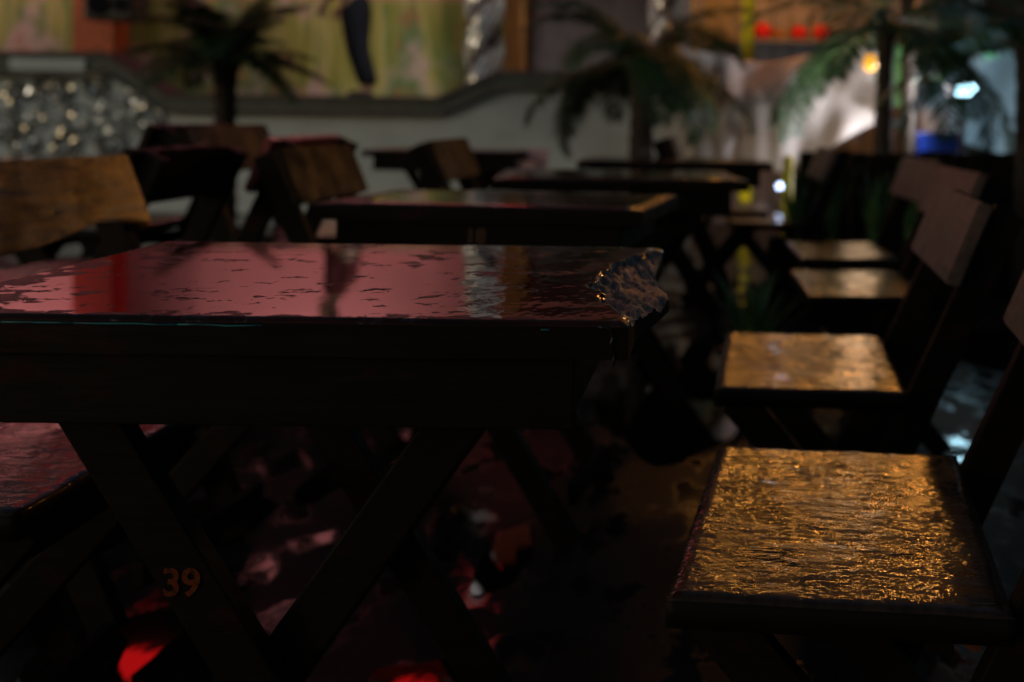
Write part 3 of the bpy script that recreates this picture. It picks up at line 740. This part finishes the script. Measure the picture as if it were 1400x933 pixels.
# white gazebo canopy and cold floodlight at the right
gz = thing('white_gazebo', 'white canvas gazebo sheet on thin poles at the right edge', 'gazebo', (2, 8.4, 0))
def gaz(u, v):
    a_ = survey(1272, 90, 8.0).lerp(survey(1500, 40, 8.4), u); b_ = survey(1262, 198, 7.8).lerp(survey(1500, 216, 8.1), min(1, u * 1.0))
    p_ = a_.lerp(b_, v); p_.y += .07 * math.sin(u * 13 + v * 3) + .18 * math.sin(math.pi * v); p_.z += .03 * math.sin(u * 9); return p_
o = link('canvas_sheet', grid_mesh('canvas_sheet', 50, 26, gaz), M['canvas'], gz, (-2, -8.4, 0)); md = o.modifiers.new('solid', 'SOLIDIFY'); md.thickness = .004
def gazr(u, v): return (1.25 + 2.4 * u, 7.9 + 1.8 * v, 2.15 + .5 * math.sin(math.pi * v) * (1 - .6 * abs(u - .5)) )
o = link('canvas_roof', grid_mesh('canvas_roof', 24, 18, gazr), M['canvas'], gz, (-2, -8.4, 0)); md = o.modifiers.new('solid', 'SOLIDIFY'); md.thickness = .004
for x_, y_ in ((1.28, 7.92), (3.6, 7.92), (1.28, 9.68), (3.6, 9.68)):
    MB().tube([(x_, y_, 0), (x_, y_, 2.15)], .018, 10).build('pole', M['metal'], gz, loc=(-2, -8.4, 0))
fp = survey(1320, 124, 6.9)
fd = thing('floodlight', 'cold white floodlight glowing on the white gazebo sheet', 'floodlight', fp, 0)
rot = Euler((R(12), R(-24), R(10)))
for nm, mb, m_ in (('housing', MB().box((0, .04, 0), (.25, .05, .15), bev=.012), M['black']), ('lens', MB().ball((0, .01, 0), .07, 1.1, .25, .62), M['cold'])):
    mb.build(nm, m_, fd, rot=rot)
MB().bar((0, .09, 0), (0, .09, -.3), .03, .02).build('bracket', M['metal'], fd)
MB().tube([(0, .12, -fp.z), (0, .12, -.2)], .015, 8).build('stand', M['black'], fd)
for loc, en, col, aim in (((.1, .02, .08), 38.0, (.42, .76, 1), (-.5, -1, -.1)), ((-.1, -.1, 0), 66, (.95, .95, 1), (1, -.3, .05))):
    ar = bpy.data.lights.new('floodlight_light', 'SPOT'); ar.energy = en; ar.color = col; ar.spot_size = R(160); ar.spot_blend = 1; ar.shadow_soft_size = .04
    lo = bpy.data.objects.new('floodlight_light', ar); COL.objects.link(lo); lo.parent = fd; lo.location = loc
    lo.rotation_euler = Vector(aim).to_track_quat('Z', 'Y').to_euler()

# blue bin with glass jars in front, on a bench behind the fence
bp = survey(1285, 190, 7.3)
bt_ = thing('bench', 'low dark bench under the blue crate behind the fence', 'bench', (bp.x, 7.3, 0))
MB().box((0, 0, .62), (.7, .4, .04), bev=.004).build('seat', M['wood'], bt_)
for sx in (-1, 1):
    for sy in (-1, 1): MB().box((sx * .3, sy * .16, .3), (.05, .05, .6)).build('leg', M['wood'], bt_)
bc = thing('blue_crate', 'blue plastic crate on the bench below the floodlight', 'crate', (bp.x, 7.36, .64))
MB().box((0, .105, .11), (.3, .012, .2), bev=.003).build('side', M['blue'], bc); MB().box((0, -.105, .11), (.3, .012, .2), bev=.003).build('side', M['blue'], bc)
MB().box((-.15, 0, .11), (.012, .198, .2), bev=.003).build('side', M['blue'], bc); MB().box((.15, 0, .11), (.012, .198, .2), bev=.003).build('side', M['blue'], bc)
MB().box((0, 0, .012), (.288, .198, .012)).build('bottom', M['blue'], bc); MB().box((0, 0, .218), (.33, .24, .02), bev=.006).build('lid', M['blue'], bc)
for k in range(4):
    j = thing('glass_jar', ('leftmost', 'second', 'third', 'rightmost')[k] + ' of the four shiny glass jars before the blue crate', 'jar', (bp.x - .12 + k * .085, 7.18, .64), 0, 'glass jars on the bench')
    MB().tube([(0, 0, 0), (0, 0, .01), (0, 0, .08), (0, 0, .09)], [.028, .033, .033, .022], 14).build('jar_body', M['glass'], j)
    MB().tube([(0, 0, .09), (0, 0, .102)], .026, 14).build('lid', M['metal'], j)

# yellow post with a small cold lamp
yp = survey(1077, 240, 6.2)
yo = thing('yellow_post', 'short yellow post with a small cold lamp beside the far tan seat', 'post', (yp.x, 6.2, 0))
MB().tube([(0, 0, 0), (0, 0, .72)], .03, 12).build('shaft', M['yellow'], yo)
MB().ball((0, 0, .72), .032, 1, 1, .5).build('cap', M['yellow'], yo)
lb = survey(1066, 255, 6.1); lb = lb - Vector((yp.x, 6.2, 0))
MB().ball(lb, .018).build('lamp_glass', M['coldbulb'], yo); MB().tube([lb + Vector((0, .014, 0)), (lb.x * .3, 0, lb.z)], .008, 6).build('arm', M['black'], yo)

# dark picket fence and planter with spiky plants
fx0, fx1 = survey(1093, 215, 6.0).x, 3.0
fe = thing('wooden_fence', 'low dark wooden fence behind the spiky plants at the right', 'fence', (fx0, 6.0, 0))
k = 0; x_ = 0
while x_ < fx1 - fx0:
    h_ = .77 + random.uniform(-.01, .01)
    MB().box((x_ + .045, random.uniform(0, .006), h_ / 2), (.091, .02, h_), bev=.003).build('picket', M['wood'], fe); x_ += .094
for z_ in (.2, .62): MB().box(((fx1 - fx0) / 2, .028, z_), (fx1 - fx0, .03, .06), bev=.003).build('rail', M['wood'], fe)
pb = thing('planter_box', 'dark wooden planter box holding spiky plants in front of the fence', 'planter', (.56, 5.3, 0))
for sy in (-1, 1): MB().box((0, sy * .14, .18), (.82, .025, .36), bev=.004).build('board', M['wood'], pb)
for sx in (-1, 1): MB().box((sx * .395, 0, .18), (.025, .25, .36), bev=.004).build('board', M['wood'], pb)
MB().box((0, 0, .15), (.76, .25, .28)).build('soil', plain('soil', (.03, .022, .016), .95), pb)
def blades(bm, n, h, spread, wdt):
    for _ in range(n):
        a = random.random() * math.tau; sp_ = spread * random.random(); hh = h * random.uniform(.6, 1.05)
        d = Vector((math.cos(a), math.sin(a), 0)); s = Vector((-d.y, d.x, 0)); prev = None
        for i in range(6):
            f = i / 5; p_ = d * (.01 + sp_ * f * f) + Vector((0, 0, hh * (f - .12 * f * f * f))); w_ = wdt * (1 - f ** 2) * .5 + .0006
            cur = (bm.verts.new(p_ - s * w_), bm.verts.new(p_ + d * w_ * .5), bm.verts.new(p_ + s * w_))
            if prev: bm.faces.new((prev[0], prev[1], cur[1], cur[0])); bm.faces.new((prev[1], prev[2], cur[2], cur[1]))
            prev = cur
for i, (dx, h_, lab) in enumerate(((-.28, .5, 'leftmost spiky plant in the planter box'), (-.1, .58, 'tallest spiky plant in the planter box'), (.1, .46, 'short spiky plant right of the tallest one in the planter'), (.28, .54, 'rightmost spiky plant in the planter box'))):
    mb = MB(); blades(mb.bm, 26, h_, .16, .03)
    o = mb.build('spiky_plant', M['leaf2'], loc=(.56 + dx, 5.3 + random.uniform(-.04, .04), .29)); tag(o, lab, 'plant', 'spiky plants in the planter box')
mb = MB(); blades(mb.bm, 46, .46, .26, .028)
tag(mb.build('leafy_plant', M['leaf2'], loc=(.06, 3.78, 0)), 'low arching green plant behind the amber wet seat', 'plant')

# dark building closing the view behind the stalls
bd = thing('dark_building', 'dark building closing the view behind the stalls', 'building', (4, 13, 0))
MB().box((0, 0, 3.4), (12, 1.0, 6.8)).build('wall', M['asphalt'], bd)
MB().box((0, -.1, 6.87), (12.4, 1.4, .12)).build('roof', M['taupe'], bd)
